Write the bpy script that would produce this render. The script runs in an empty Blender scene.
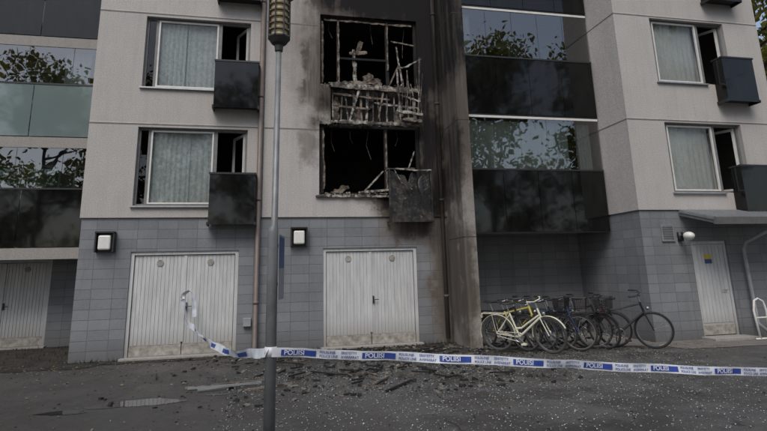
import bpy, math, random
import numpy as np
from mathutils import Vector, Matrix
random.seed(7); rng=np.random.default_rng(5)
S=bpy.context.scene
COL=S.collection
# ------------------------------------------------------------------ helpers
class NT:
    def __init__(s,name):
        s.m=bpy.data.materials.new(name); s.m.use_nodes=True
        s.t=s.m.node_tree; s.t.nodes.clear()
        s.out=s.t.nodes.new('ShaderNodeOutputMaterial')
        s.tc=s.t.nodes.new('ShaderNodeTexCoord')
    def n(s,typ,ins=None,**kw):
        nd=s.t.nodes.new('ShaderNode'+typ)
        for k,v in kw.items(): setattr(nd,k,v)
        if ins:
            for k,v in ins.items():
                if isinstance(v,bpy.types.NodeSocket): s.t.links.new(v,nd.inputs[k])
                else: nd.inputs[k].default_value=v
        return nd
    @property
    def P(s): return s.tc.outputs['Object']
    def noise(s,scale,detail=4,rough=.55,vec=None,stretch=None):
        v=vec if vec is not None else s.P
        if stretch:
            v=s.n('Mapping',{'Vector':v,'Scale':stretch}).outputs[0]
        return s.n('TexNoise',{'Vector':v,'Scale':scale,'Detail':detail,'Roughness':rough}).outputs['Fac']
    def mr(s,v,a,b,c=0.,d=1.,smooth=False):
        nd=s.n('MapRange',{0:v,1:a,2:b,3:c,4:d})
        if smooth: nd.interpolation_type='SMOOTHSTEP'
        return nd.outputs[0]
    def math(s,op,a,b=0.):
        return s.n('Math',{0:a,1:b},operation=op).outputs[0]
    def mix(s,f,a,b):
        nd=s.t.nodes.new('ShaderNodeMix'); nd.data_type='RGBA'
        for i,v in ((0,f),(6,a),(7,b)):
            if isinstance(v,bpy.types.NodeSocket): s.t.links.new(v,nd.inputs[i])
            else:
                if i>0 and len(v)==3: v=(*v,1)
                nd.inputs[i].default_value=v
        return nd.outputs[2]
    def bump(s,h,st=.3,dist=.01):
        return s.n('Bump',{'Height':h,'Strength':st,'Distance':dist}).outputs[0]
    def bsdf(s,col,rough=.7,metal=0.,normal=None,spec=.5,alpha=None):
        if isinstance(col,tuple) and len(col)==3: col=(*col,1)
        ins={'Base Color':col,'Roughness':rough,'Metallic':metal,'Specular IOR Level':spec}
        if normal is not None: ins['Normal']=normal
        b=s.n('BsdfPrincipled',ins)
        s.t.links.new(b.outputs[0],s.out.inputs[0]); return b

def simple(name,col,rough=.6,metal=0.,var=.15,scale=8,bump=0.,spec=.5):
    k=NT(name); f=k.noise(scale,5)
    a=tuple(c*(1-var) for c in col); b=tuple(min(1,c*(1+var)) for c in col)
    nm=k.bump(k.noise(scale*12,3),bump) if bump else None
    k.bsdf(k.mix(k.mr(f,.3,.7),a,b),rough,metal,nm,spec); return k.m

class MB:
    def __init__(s): s.v=[];s.f=[];s.mi=[]
    def add(s,vs,fs,m=0):
        o=len(s.v); s.v+= [tuple(p) for p in vs]; s.f+=[tuple(i+o for i in f) for f in fs]; s.mi+=[m]*len(fs)
    def box(s,x0,x1,y0,y1,z0,z1,m=0,M=None):
        vs=[Vector((x,y,z)) for x in (x0,x1) for y in (y0,y1) for z in (z0,z1)]
        if M is not None: vs=[M@p for p in vs]
        s.add(vs,[(0,1,3,2),(4,6,7,5),(0,4,5,1),(2,3,7,6),(0,2,6,4),(1,5,7,3)],m)
    def quad(s,a,b,c,d,m=0): s.add([a,b,c,d],[(0,1,2,3)],m)
    def tube(s,pts,r,n=8,m=0,cap=True,M=None):
        pts=[Vector(p) for p in pts]; k=len(pts)
        rs=r if isinstance(r,(list,tuple)) else [r]*k
        vs=[];prev=None
        for i,p in enumerate(pts):
            d=(pts[min(i+1,k-1)]-pts[max(i-1,0)]).normalized()
            if prev is None:
                a=Vector((0,0,1)) if abs(d.z)<.9 else Vector((1,0,0))
                u=d.cross(a).normalized()
            else: u=(prev-d*prev.dot(d)).normalized()
            prev=u; w=d.cross(u)
            for j in range(n):
                t=2*math.pi*j/n
                q=p+(u*math.cos(t)+w*math.sin(t))*rs[i]
                vs.append(M@q if M is not None else q)
        fs=[(i*n+j,i*n+(j+1)%n,(i+1)*n+(j+1)%n,(i+1)*n+j) for i in range(k-1) for j in range(n)]
        if cap: fs+=[tuple(range(n))[::-1],tuple((k-1)*n+j for j in range(n))]
        s.add(vs,fs,m)
    def ring(s,c,R,r,a0=0,a1=2*math.pi,n=28,k=6,m=0,flat=None):
        c=Vector(c); vs=[];fs=[]
        full=abs(a1-a0-2*math.pi)<1e-4; N=n if full else n+1
        for i in range(N):
            a=a0+(a1-a0)*i/n; d=Vector((math.cos(a),0,math.sin(a)))
            for j in range(k):
                t=2*math.pi*j/k
                ry=r if flat is None else flat
                vs.append(c+d*(R+r*math.cos(t))+Vector((0,ry*math.sin(t),0)))
        for i in range(n):
            i2=(i+1)%N
            for j in range(k): fs.append((i*k+j,i*k+(j+1)%k,i2*k+(j+1)%k,i2*k+j))
        s.add(vs,fs,m)
    def sphere(s,c,rad,n=12,h=8,m=0):
        rx,ry,rz=rad; vs=[];fs=[]
        for i in range(h+1):
            p=math.pi*i/h
            for j in range(n):
                t=2*math.pi*j/n
                vs.append((c[0]+rx*math.sin(p)*math.cos(t),c[1]+ry*math.sin(p)*math.sin(t),c[2]+rz*math.cos(p)))
        for i in range(h):
            for j in range(n): fs.append((i*n+j,(i+1)*n+j,(i+1)*n+(j+1)%n,i*n+(j+1)%n))
        s.add(vs,fs,m)
    def wall(s,x0,x1,z0,z1,y,holes=(),depth=.25,m=0,mr=None):
        mr=m if mr is None else mr
        xs=sorted({x0,x1,*[min(max(h[0],x0),x1) for h in holes],*[min(max(h[1],x0),x1) for h in holes]})
        zs=sorted({z0,z1,*[min(max(h[2],z0),z1) for h in holes],*[min(max(h[3],z0),z1) for h in holes]})
        def inh(x,z): return any(h[0]<x<h[1] and h[2]<z<h[3] for h in holes)
        G=[[not inh((xs[i]+xs[i+1])/2,(zs[j]+zs[j+1])/2) for j in range(len(zs)-1)] for i in range(len(xs)-1)]
        for i in range(len(xs)-1):
            for j in range(len(zs)-1):
                a,b,c,d=xs[i],xs[i+1],zs[j],zs[j+1]
                if G[i][j]: s.quad((a,y,c),(b,y,c),(b,y,d),(a,y,d),m)
                else:
                    Y=y+depth
                    if i==0 or G[i-1][j]: s.quad((a,y,c),(a,y,d),(a,Y,d),(a,Y,c),mr)
                    if i==len(xs)-2 or G[i+1][j]: s.quad((b,y,c),(b,Y,c),(b,Y,d),(b,y,d),mr)
                    if j==0 or G[i][j-1]: s.quad((a,y,c),(a,Y,c),(b,Y,c),(b,y,c),mr)
                    if j==len(zs)-2 or G[i][j+1]: s.quad((a,y,d),(b,y,d),(b,Y,d),(a,Y,d),mr)
    def make(s,name,mats,parent=None,smooth=False,bevel=0):
        me=bpy.data.meshes.new(name); me.from_pydata(s.v,[],s.f); me.update()
        for m in (mats if isinstance(mats,(list,tuple)) else [mats]): me.materials.append(m)
        me.polygons.foreach_set('material_index',s.mi)
        if smooth: me.polygons.foreach_set('use_smooth',[True]*len(s.f))
        o=bpy.data.objects.new(name,me); COL.objects.link(o)
        if parent: o.parent=parent
        if bevel:
            b=o.modifiers.new('bev','BEVEL'); b.width=bevel; b.segments=2; b.limit_method='ANGLE'
        return o
def empty(name,loc=(0,0,0)):
    e=bpy.data.objects.new(name,None); e.location=loc; COL.objects.link(e); e.empty_display_size=.3; return e

# ------------------------------------------------------------------ materials
BLOBS=[(3.95,7.6,.95,2.6,1.),(2.6,5.6,1.75,.95,1.),(2.7,8.8,2.15,1.5,1.),(3.9,4.2,.6,1.9,.95),
       (2.6,7.0,2.2,2.6,.6),(4.1,1.6,.42,2.3,.62),(3.4,2.8,.9,.6,.75),(1.05,6.3,.45,1.3,.5),(3.3,3.2,.95,.4,1.),(4.25,6.0,.75,3.4,.66),(1.0,4.6,.3,.6,.35)]
def soot(k,gain=1.):
    n=k.n('TexNoise',{'Vector':k.P,'Scale':1.6,'Detail':6.,'Roughness':.65})
    d=k.n('VectorMath',{0:n.outputs['Color'],1:(.5,.5,.5)},operation='SUBTRACT').outputs[0]
    d=k.n('VectorMath',{0:d,1:(1.1,0,1.9)},operation='MULTIPLY').outputs[0]
    p=k.n('VectorMath',{0:k.P,1:d},operation='ADD').outputs[0]
    tot=None
    for cx,cz,rx,rz,st in BLOBS:
        q=k.n('VectorMath',{0:p,1:(cx,0,cz)},operation='SUBTRACT').outputs[0]
        q=k.n('VectorMath',{0:q,1:(1/rx,0,1/rz)},operation='MULTIPLY').outputs[0]
        l=k.n('VectorMath',{0:q},operation='LENGTH').outputs['Value']
        v=k.mr(l,1.35,.4,0.,st*gain,True)
        tot=v if tot is None else k.math('MAXIMUM',tot,v)
    st=k.noise(1.5,5,.7,stretch=(4,4,.35))
    return k.math('MULTIPLY',tot,k.mr(st,.3,.6,.75,1.1))
def sooted(k,base,s):
    a=k.mix(k.mr(s,.0,.5),base,(.14,.118,.1))
    return k.mix(k.mr(s,.35,.88),a,(.012,.011,.011))

def concrete(name,base,with_soot=1.,panels=True):
    k=NT(name)
    fine=k.noise(55,3,.7); grit=k.noise(130,2,.8); med=k.noise(2.2,6,.6); streak=k.noise(1.2,4,.6,stretch=(5,5,.4)); thin=k.noise(2.2,4,.65,stretch=(12,12,.3))
    c=k.mix(k.mr(fine,.38,.62),tuple(x*.68 for x in base),tuple(x*1.2 for x in base))
    c=k.mix(k.mr(grit,.55,.68,0,.5),c,tuple(x*.5 for x in base))
    c=k.mix(k.mr(med,.3,.75,0,.35),c,tuple(x*.7 for x in base))
    c=k.mix(k.mr(streak,.5,.8,0,.35),c,tuple(x*.58 for x in base))
    c=k.mix(k.mr(thin,.58,.75,0,.3),c,(.2,.185,.165))
    if panels:
        sp=k.n('SeparateXYZ',{0:k.P})
        iz=k.math('FLOOR',k.math('DIVIDE',k.math('ADD',sp.outputs[2],.4),2.65)); ix=k.math('FLOOR',k.math('DIVIDE',k.math('ADD',sp.outputs[0],.1),4.1))
        wn=k.n('TexWhiteNoise',{'Vector':k.n('CombineXYZ',{0:ix,1:iz,2:0.}).outputs[0]}).outputs['Value']
        c=k.mix(k.mr(wn,0,1,0,.22),c,tuple(x*.6 for x in base))
    if with_soot: c=sooted(k,c,soot(k,with_soot))
    k.bsdf(c,.9,0,k.bump(fine,.5,.006),.25); return k.m
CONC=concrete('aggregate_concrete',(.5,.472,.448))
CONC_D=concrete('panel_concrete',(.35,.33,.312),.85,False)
CONC_P=concrete('plain_concrete',(.33,.31,.29),0,False)
def tile(name):
    k=NT(name)
    sp=k.n('SeparateXYZ',{0:k.P})
    u=k.math('ADD',sp.outputs[0],sp.outputs[1])
    wob=k.math('MULTIPLY',k.math('SUBTRACT',k.noise(2.5,3),.5),.012)
    v=k.n('CombineXYZ',{0:k.math('ADD',u,wob),1:k.math('ADD',sp.outputs[2],wob),2:0.}).outputs[0]
    b=k.n('TexBrick',{'Vector':v,'Color1':(.21,.218,.232,1),'Color2':(.15,.157,.17,1),'Mortar':(.085,.09,.096,1),
        'Scale':1.,'Mortar Size':.006,'Mortar Smooth':.4,'Brick Width':.4,'Row Height':.2,'Bias':0.},offset=0.,squash=1.)
    nz=k.noise(40,4,.7); big=k.noise(1.1,5,.6); stk=k.noise(1.6,5,.65,stretch=(3,3,.4))
    c=k.mix(k.mr(nz,.3,.7,0,.4),b.outputs['Color'],(.29,.295,.305))
    c=k.mix(k.mr(big,.35,.75,0,.5),c,(.11,.115,.123))
    c=k.mix(k.mr(stk,.55,.75,0,.35),c,(.08,.08,.08))
    low=k.mr(k.math('ADD',sp.outputs[2],k.math('MULTIPLY',big,.5)),.7,.2,0,.65)
    c=k.mix(low,c,(.065,.062,.057))
    c=sooted(k,c,soot(k,.85))
    h=k.math('SUBTRACT',k.math('MULTIPLY',nz,.25),b.outputs['Fac'])
    k.bsdf(c,.8,0,k.bump(h,.6,.008),.35); return k.m
TILE=tile('grey_split_block')
JOINT=simple('joint_shadow',(.16,.15,.14),.8)  # dark strips: panel joints with their thin shadow put into the colour
JOINTL=simple('joint_light',(.52,.49,.45),.8)
WHITE=simple('white_paint',(.6,.59,.56),.5,var=.08)
def garage_mat():
    k=NT('garage_paint'); sp=k.n('SeparateXYZ',{0:k.P})
    n1=k.noise(3,6,.65,stretch=(3,3,.6)); n2=k.noise(20,4)
    c=k.mix(k.mr(n1,.35,.75),(.56,.565,.57),(.4,.4,.4))
    c=k.mix(k.mr(n2,.6,.8,0,.3),c,(.32,.3,.27))
    low=k.mr(k.math('ADD',sp.outputs[2],k.math('MULTIPLY',n1,.6)),.9,.4,0,.75)
    c=k.mix(low,c,(.22,.2,.175))
    c=sooted(k,c,k.mr(soot(k,.8),.35,1.,0,.7))
    k.bsdf(c,.55,0,k.bump(n2,.15)); return k.m
GAR=garage_mat()
FRAMEG=simple('grey_frame',(.16,.16,.16),.5)
METAL=simple('galvanised',(.42,.43,.44),.45,.7)
DARKM=simple('dark_metal',(.035,.035,.037),.45,.3)
PIPE=simple('drainpipe_paint',(.15,.12,.105),.5)
PIPEG=simple('grey_pipe',(.28,.28,.29),.5)
ROOM=simple('room_dark',(.05,.048,.045),.9)  # shade of unlit rooms put into the wall colour
CHAR=simple('charred',(.014,.013,.012),.95,var=.5,bump=.8)
def ash_mat(name='ash_wood',lo=(.045,.04,.036),hi=(.44,.41,.37)):
    k=NT(name); a=k.noise(9,6,.7); b=k.noise(3,4)
    c=k.mix(k.mr(a,.42,.6),lo,hi); c=k.mix(k.mr(b,.49,.63,0,.85),c,(.03,.027,.024))
    k.bsdf(c,.95,0,k.bump(a,.8,.02)); return k.m
ASH=ash_mat()
TAN=ash_mat('scorched_board',(.06,.048,.038),(.27,.22,.175))
CURT=simple('curtain_cloth',(.66,.67,.64),.9,var=.08,scale=30)
def blind():
    k=NT('lace_blind'); n=k.noise(14,5,.7); w=k.n('TexWave',{'Vector':k.P,'Scale':9.,'Distortion':6.,'Detail':3.,'Detail Scale':2.}).outputs['Fac']
    c=k.mix(k.mr(n,.4,.6),(.52,.56,.55),(.72,.75,.73)); c=k.mix(k.mr(w,.3,.8,0,.3),c,(.4,.44,.435)); k.bsdf(c,.9); return k.m
CURT2=blind()
ROOMW=simple('balcony_white',(.26,.255,.245),.8)
def glass(name,tint=(.94,.96,.95),refl=1.,base=.02):
    k=NT(name)
    fr=k.n('Fresnel',{'IOR':1.5}).outputs[0]
    fac=k.math('MINIMUM',k.math('ADD',k.math('MULTIPLY',fr,refl),base),1.)
    wob=k.bump(k.noise(1.3,2),.06,.05)
    t=k.n('BsdfTransparent',{'Color':(*tint,1)}).outputs[0]
    g=k.n('BsdfGlossy',{'Color':(1,1,1,1),'Roughness':.01,'Normal':wob}).outputs[0]
    mx=k.n('MixShader',{0:fac,1:t,2:g}); k.t.links.new(mx.outputs[0],k.out.inputs[0]); return k.m
GLASS=glass('window_glass',refl=.8,base=.01)
GLASSB=glass('balcony_glass',(.62,.68,.66),2.1,.08)
def dark_glass():
    k=NT('dark_glass_panel'); wob=k.bump(k.noise(.9,2),.1,.05)
    n=k.noise(6,5,.6,stretch=(1,1,.3))
    k.bsdf(k.mix(k.mr(n,.4,.8),(.004,.0045,.0045),(.012,.012,.011)),.05,0,wob,.42); return k.m
DGLASS=dark_glass()
k=NT('pale_glass_panel'); k.bsdf((.14,.185,.18),.05,0,k.bump(k.noise(.9,2),.1,.05),1.); PGLASS=k.m
def burnt_panel():
    k=NT('burnt_panel'); n=k.noise(3.5,6,.7); n2=k.noise(14,4)
    c=k.mix(k.mr(n,.5,.62),(.012,.012,.012),(.05,.043,.036)); c=k.mix(k.mr(n2,.62,.72,0,.4),c,(.22,.2,.18))
    k.bsdf(c,k.mr(n,.3,.7,.12,.8),0,k.bump(n,.5,.03)); return k.m
BURNT=burnt_panel()
OPAL=simple('opal_plastic',(.68,.67,.63),.35,var=.06)

# ------------------------------------------------------------------ BUILDING
YA,YT,YF=12.2,10.4,11.1
BLD=empty('apartment_building')
TOP=13.6
winsL=[(-2.78,-.45,3.10+2.66*k,4.84+2.64*k) for k in range(4)]
winsC=[(1.18,3.62,3.36,5.05),(1.2,3.66,6.03,7.86),(1.45,3.64,5.05,6.03),(1.2,3.62,8.75,10.5),(1.2,3.62,11.4,13.1)]
w=MB(); w.wall(-3.77,4.22,2.85,TOP,YA,winsL+winsC,.28)
w.quad((-3.77,YA,2.85),(-3.77,YA,TOP),(-3.77,16,TOP),(-3.77,16,2.85))
w.make('upper_wall',CONC,BLD)
GY=YA+.035
w=MB(); w.wall(-3.74,4.22,-.05,2.85,GY,[(-2.74,-.56,-.05,2.14),(1.27,3.45,-.05,2.15)],.22)
w.quad((-3.74,GY,-.05),(-3.74,GY,2.85),(-3.74,16,2.85),(-3.74,16,-.05)); w.quad((-3.77,YA,2.85),(4.22,YA,2.85),(4.22,GY+.01,2.85),(-3.77,GY+.01,2.85))
w.make('ground_floor_wall',TILE,BLD)
j=MB()
for z in (4.9,7.55,10.2):
    for a,b in ((-3.77,-.22),(-.08,1.18 if z<5 else 1.19)):
        j.box(a,b,YA-.004,YA+.01,z-.014,z+.014)
j.box(-.115,-.085,YA-.005,YA+.01,2.85,TOP)
for z in (4.9,7.55,10.2): j.box(8.078,12.25,YT-.004,YT+.01,z-.014,z+.014); j.box(8.076,8.09,YT+.01,11.5,z-.014,z+.014)
j.make('panel_joints',JOINT,BLD)
j=MB()
for z in (4.93,7.58):
    j.box(-3.77,-.22,YA-.003,YA+.01,z-.012,z+.006); j.box(8.079,12.25,YT-.003,YT+.01,z-.012,z+.006)
j.make('joint_lips',JOINTL,BLD)
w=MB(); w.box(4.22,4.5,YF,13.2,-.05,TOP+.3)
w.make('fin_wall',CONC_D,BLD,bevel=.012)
j=MB()
for z in (2.3,4.95,7.6,10.2): j.box(4.216,4.504,YF-.004,12.1,z-.008,z+.008)
j.make('fin_joints',simple('sooty_joint',(.05,.046,.042),.9),BLD)
XT,XR=8.08,12.25
winsT=[(9.07,11.2,3.2+2.66*k,4.86+2.65*k) for k in range(4)]
w=MB(); w.wall(XT,XR,2.8,TOP,YT,winsT,.25)
w.quad((XT,YT,2.8),(XT,YT,TOP),(XT,13.2,TOP),(XT,13.2,2.8)); w.quad((XR,YT,-.05),(XR,20,-.05),(XR,20,TOP),(XR,YT,TOP))
w.make('tower_wall',CONC,BLD)
GT=YT+.035
w=MB(); w.wall(XT+.03,XR,-.05,2.8,GT,[(9.33,10.28,-.05,2.1)],.2)
w.quad((XT+.03,GT,-.05),(XT+.03,GT,2.8),(XT+.03,13.0,2.8),(XT+.03,13.0,-.05))
w.quad((XT,YT,2.8),(XR,YT,2.8),(XR,GT+.01,2.8),(XT,GT+.01,2.8)); w.quad((XT,YT,2.8),(XT+.04,YT,2.8),(XT+.04,13,2.8),(XT,13,2.8))
w.make('tower_ground_wall',TILE,BLD)
w=MB(); w.quad((4.5,12.97,-.05),(8.12,12.97,-.05),(8.12,12.97,2.6),(4.5,12.97,2.6))
w.wall(-13,-3.7,-.05,2.5,15.3,[(-7.4,-5.25,-.05,2.12)],.2)
w.make('recess_wall',TILE,BLD)
w=MB(); w.box(-13,12.24,12.6,20,TOP-.02,TOP+.25); w.box(8.1,12.3,10.38,12.6,TOP,TOP+.25); w.box(-3.8,4.3,12.15,12.6,TOP,TOP+.25)
w.box(4.3,8.1,11.3,12.6,TOP,TOP+.25)
w.quad((-13,20,-.05),(12.25,20,-.05),(12.25,20,TOP),(-13,20,TOP)); w.quad((-13,14,-.05),(-13,20,-.05),(-13,20,TOP),(-13,14,TOP))
w.make('roof_and_rear',CONC_P,BLD)
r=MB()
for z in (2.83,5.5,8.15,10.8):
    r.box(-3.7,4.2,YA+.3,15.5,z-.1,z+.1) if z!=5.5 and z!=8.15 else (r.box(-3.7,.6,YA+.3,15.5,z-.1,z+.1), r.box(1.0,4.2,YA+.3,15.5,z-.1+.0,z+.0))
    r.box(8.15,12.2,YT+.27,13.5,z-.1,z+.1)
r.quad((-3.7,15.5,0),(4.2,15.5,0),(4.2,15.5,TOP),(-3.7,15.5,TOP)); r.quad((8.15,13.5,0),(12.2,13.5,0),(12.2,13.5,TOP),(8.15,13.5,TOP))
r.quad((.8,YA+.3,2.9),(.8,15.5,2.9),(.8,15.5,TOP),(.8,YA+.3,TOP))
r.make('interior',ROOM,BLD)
r=MB()
r.quad((.82,15.4,2.95),(4.2,15.4,2.95),(4.2,15.4,8.1),(.82,15.4,8.1)); r.quad((.82,YA+.3,2.95),(.82,15.4,2.95),(.82,15.4,8.1),(.82,YA+.3,8.1))
r.quad((4.19,YA+.3,2.95),(4.19,15.4,2.95),(4.19,15.4,8.1),(4.19,YA+.3,8.1))
for z in (2.95,5.38,5.52,8.03): r.quad((.82,YA+.3,z),(4.19,YA+.3,z),(4.19,15.4,z),(.82,15.4,z))
r.make('burnt_rooms',simple('sooty_plaster',(.03,.027,.025),.9,var=.6,scale=2),BLD)

def curtain(mb,x0,x1,z0,z1,y,m=0,amp=.025,per=.11):
    n=int((x1-x0)/.02); o=[]
    for i in range(n+1):
        x=x0+(x1-x0)*i/n; yy=y+amp*math.sin(x/per*2*math.pi+.6*math.sin(x*9))*(.7+.3*math.sin(x*5.3))
        o+=[(x,yy,z0),(x,yy,z1)]
    mb.add(o,[(2*i,2*i+2,2*i+3,2*i+1) for i in range(n)],m)
fr=MB(); gl=MB(); cu=MB(); sill=MB(); fb=MB()
def bars(mb,x0,x1,z0,z1,y,t=.05,d=.06,m=0):
    mb.box(x0,x0+t,y,y+d,z0,z1,m); mb.box(x1-t,x1,y,y+d,z0,z1,m)
    mb.box(x0+t,x1-t,y,y+d,z0,z0+t,m); mb.box(x0+t,x1-t,y,y+d,z1-t,z1,m)
def pane(x0,x1,z0,z1,y,mb=None): (gl if mb is None else mb).quad((x0,y,z0),(x1,y,z0),(x1,y,z1),(x0,y,z1))
def std_window(x0,x1,z0,z1,Y,frac=(.16,.69),blind=1):
    y=Y+.1; xa=x0+(x1-x0)*frac[0]; xb=x0+(x1-x0)*frac[1]
    bars(fr,x0,x1,z0,z1,y,.05,.08,0)
    fr.box(xa-.03,xa+.03,y+.004,y+.076,z0+.05,z1-.05); fr.box(xb-.04,xb+.04,y+.004,y+.076,z0+.05,z1-.05)
    bars(fr,xa+.03,xb-.04,z0+.05,z1-.05,y-.01,.035,.05,1)
    pane(xa+.05,xb-.05,z0+.06,z1-.06,y+.03); pane(x0+.05,xa-.03,z0+.05,z1-.05,y+.03)
    xc=xa+(xb-xa)*(.5+.1*math.sin(x0*7+z0*3))
    curtain(cu,xa-.02,xc+.05,z0,z1-.02,y+.13,blind); curtain(cu,xc-.04,xb-.02,z0,z1-.02,y+.17,blind,.025,.13)
    Md=Matrix.Translation((x1-.06,y+.05,0))@Matrix.Rotation(math.radians(-62),4,'Z')
    wd=(x1-xb)-.1
    for (a,b,c,d) in ((-wd,-wd+.06,z0+.06,z1-.06),(-.06,0,z0+.06,z1-.06),(-wd+.06,-.06,z0+.06,z0+.14),(-wd+.06,-.06,z1-.12,z1-.06)):
        fr.box(a,b,-.02,.02,c,d,1,M=Md)
    sill.box(x0-.04,xb-.02,Y-.06,Y+.1,z0-.035,z0-.003)
def french(x0,x1,z0,z1,Y,dep=.3):
    fb.box(x0,x1,Y-dep-.012,Y-dep,z0,z1-.03,1); fb.box(x0,x0+.01,Y-dep,Y-.01,z0,z1-.03,1); fb.box(x1-.01,x1,Y-dep,Y-.01,z0,z1-.03,1)
    fb.box(x0-.02,x1+.02,Y-dep-.03,Y-dep+.02,z1-.03,z1+.01,0)
    for x in (x0-.015,x1-.025): fb.box(x,x+.04,Y-dep+.02,Y,z1-.028,z1+.008,0)
    fb.box(x0+.01,x1-.01,Y-dep,Y-.002,z0+.05,z0+.09,0)
    for x in (x0+.03,(x0+x1)/2,x1-.06): fb.box(x,x+.03,Y-dep+.002,Y-dep+.03,z0+.02,z1-.035,0)
    for x in (x0-.03,x1): fb.box(x,x+.03,Y-dep-.02,Y-.005,z0-.02,z0+.05,0)
for i,(a,b,c,d) in enumerate(winsL):
    std_window(a,b,c,d,YA,(.10,.70),1); french(-1.2,-.24,[2.67,5.27,7.93,10.58][i],[3.78,6.38,9.04,11.7][i],YA)
for i,(a,b,c,d) in enumerate(winsT):
    std_window(a,b,c,d,YT,(.04,.66),0); french(10.67,11.56,[2.70,5.36,8.0,10.7][i],[3.80,6.47,9.12,11.8][i],YT)
for a,b,c,d in winsC[3:]: std_window(a,b,c,d,YA,(.1,.66),1)
fr.make('window_frames',[FRAMEG,WHITE],BLD); gl.make('window_panes',GLASS,BLD); cu.make('curtains',[CURT,CURT2],BLD,smooth=True)
sill.make('window_sills',METAL,BLD); fb.make('french_balconies',[DARKM,DGLASS],BLD)

# --- burnt windows in centre bay
b=MB(); a=MB()
y=YA+.1
bars(b,1.18,3.62,3.36,5.05,y,.06,.09); bars(b,1.2,3.66,6.03,7.86,y,.06,.09)
b.box(2.76,2.84,y,y+.08,3.42,4.98); b.box(1.24,1.30,y-.02,y+.05,3.42,4.98)
b.box(1.62,1.68,y,y+.08,6.1,7.8); b.box(2.86,2.93,y,y+.08,6.1,7.8); b.box(1.68,2.86,y+.01,y+.06,6.75,6.8)
b.quad((1.45,YA+.16,5.05),(3.64,YA+.16,5.05),(3.64,YA+.16,6.03),(1.45,YA+.16,6.03))
b.make('burnt_frames',CHAR,BLD)
R1=random.Random(3)
def batten(x0,z0,x1,z1,yy,wd=.05,th=.03,m=0,n=8,rag=.25):
    d=Vector((x1-x0,0,z1-z0)); L=d.length; ang=math.atan2(d.x,d.z)
    M=Matrix.Translation((x0,yy,z0))@Matrix.Rotation(ang,4,'Y')
    vs=[]
    for i in range(n+1):
        wl=wd*(1-rag+2*rag*R1.random()-(.3 if i in (0,n) else 0)); wr=wd*(1-rag+2*rag*R1.random()-(.3 if i in (0,n) else 0)); o=R1.uniform(-.012,.012)
        for (px,py) in ((-wl,-th/2+o),(wr,-th/2+o),(wr,th/2+o),(-wl,th/2+o)): vs.append(M@Vector((px,py,L*i/n)))
    a.add(vs,[(i*4+q,i*4+(q+1)%4,(i+1)*4+(q+1)%4,(i+1)*4+q) for i in range(n) for q in range(4)]+[(0,3,2,1),(n*4,n*4+1,n*4+2,n*4+3)],m)
U=R1.uniform
xs_=[1.52,1.68,1.86,2.02,2.2,2.33,2.5,2.66,2.86,3.02,3.2,3.4,3.56]
for i,x in enumerate(xs_):
    batten(x+U(-.02,.02),5.07+U(0,.1),x+U(-.06,.06),6.0-U(0,.2),YA+.05+U(-.05,.06),U(.015,.035),.03,i%3==1)
batten(1.42,6.03,3.66,5.95,YA-.04,.045,.08,0,24,.45); batten(1.45,5.97,3.5,5.9,YA-.07,.025,.04,1,20,.5)
batten(1.46,5.1,3.64,5.07,YA-.03,.045,.06,0,24,.45)
batten(1.5,5.8,2.9,5.7,YA-.02,.022,.03,1,12,.5); batten(1.5,5.5,2.4,5.44,YA-.02,.022,.03,1); batten(2.5,5.6,3.65,5.5,YA-.03,.025,.03,0,12,.4)
batten(1.9,5.15,2.15,5.95,YA-.05,.025); batten(2.75,5.95,2.6,5.2,YA-.04,.02,.03,1)
for x,z0,z1,w_ in ((1.58,5.15,5.75,.07),(2.1,5.12,5.5,.09),(2.42,5.5,5.92,.08),(3.12,5.12,5.45,.1)): batten(x,z0,x+.02,z1,YA+.1,w_,.02,1,8,.4)
batten(3.05,6.4,3.1,5.15,YA-.25,.02,.03,0); batten(3.62,6.75,3.55,5.3,YA-.28,.018,.03,1); batten(3.05,6.42,3.35,6.5,YA-.29,.018); batten(3.3,6.5,3.68,6.72,YA-.28,.016)
batten(3.0,5.35,3.65,5.28,YA-.27,.03,.03,0,8,.4); batten(3.1,5.75,3.6,5.6,YA-.29,.02,.02,0); batten(3.3,6.4,3.28,5.3,YA-.26,.012,.02,1)
batten(3.15,5.15,3.62,5.12,YA-.2,.04,.2,1,8,.4)
for i in range(7):
    x=3.02+i*.1; a.tube([(x,YA-.28,5.3),(x+U(-.05,.05),YA-.3+U(-.05,.05),5.65),(x+U(-.08,.08),YA-.28,6.0+U(-.1,.4))],.008,5,m=0)
batten(2.1,6.1,2.05,7.05,YA+.2,.045,.05,0,10,.4); batten(1.95,6.95,2.4,7.0,YA+.22,.045,.05,1); batten(2.15,7.0,2.28,7.32,YA+.3,.06,.05,1,5,.4)
batten(1.75,6.1,2.6,6.18,YA+.12,.05,.1,1,12,.5); batten(1.26,6.1,1.26,7.7,YA+.06,.025,.03,1,12,.5); batten(1.66,6.1,1.66,7.75,YA+.09,.022,.03,1,14,.6)
batten(2.95,6.15,3.2,6.7,YA+.15,.02,.02,1); batten(3.3,6.1,3.15,7.2,YA+.18,.022,.02,0); batten(3.0,7.3,3.6,7.22,YA+.1,.018,.02,1)
batten(1.3,7.76,3.55,7.74,YA+.08,.022,.03,1,24,.7); batten(2.9,6.5,2.9,7.8,YA+.09,.02,.02,1,12,.6)
batten(2.3,6.1,2.5,6.5,YA+.4,.1,.1,1,6,.5); batten(2.7,6.1,2.65,6.42,YA+.5,.15,.1,1,6,.5)
batten(2.25,3.45,2.72,3.95,YA+.12,.02); batten(1.3,3.5,1.28,4.9,YA+.05,.02,.03,1,12,.6); batten(2.9,4.0,3.5,4.02,YA+.08,.02,.02,1)
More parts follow.
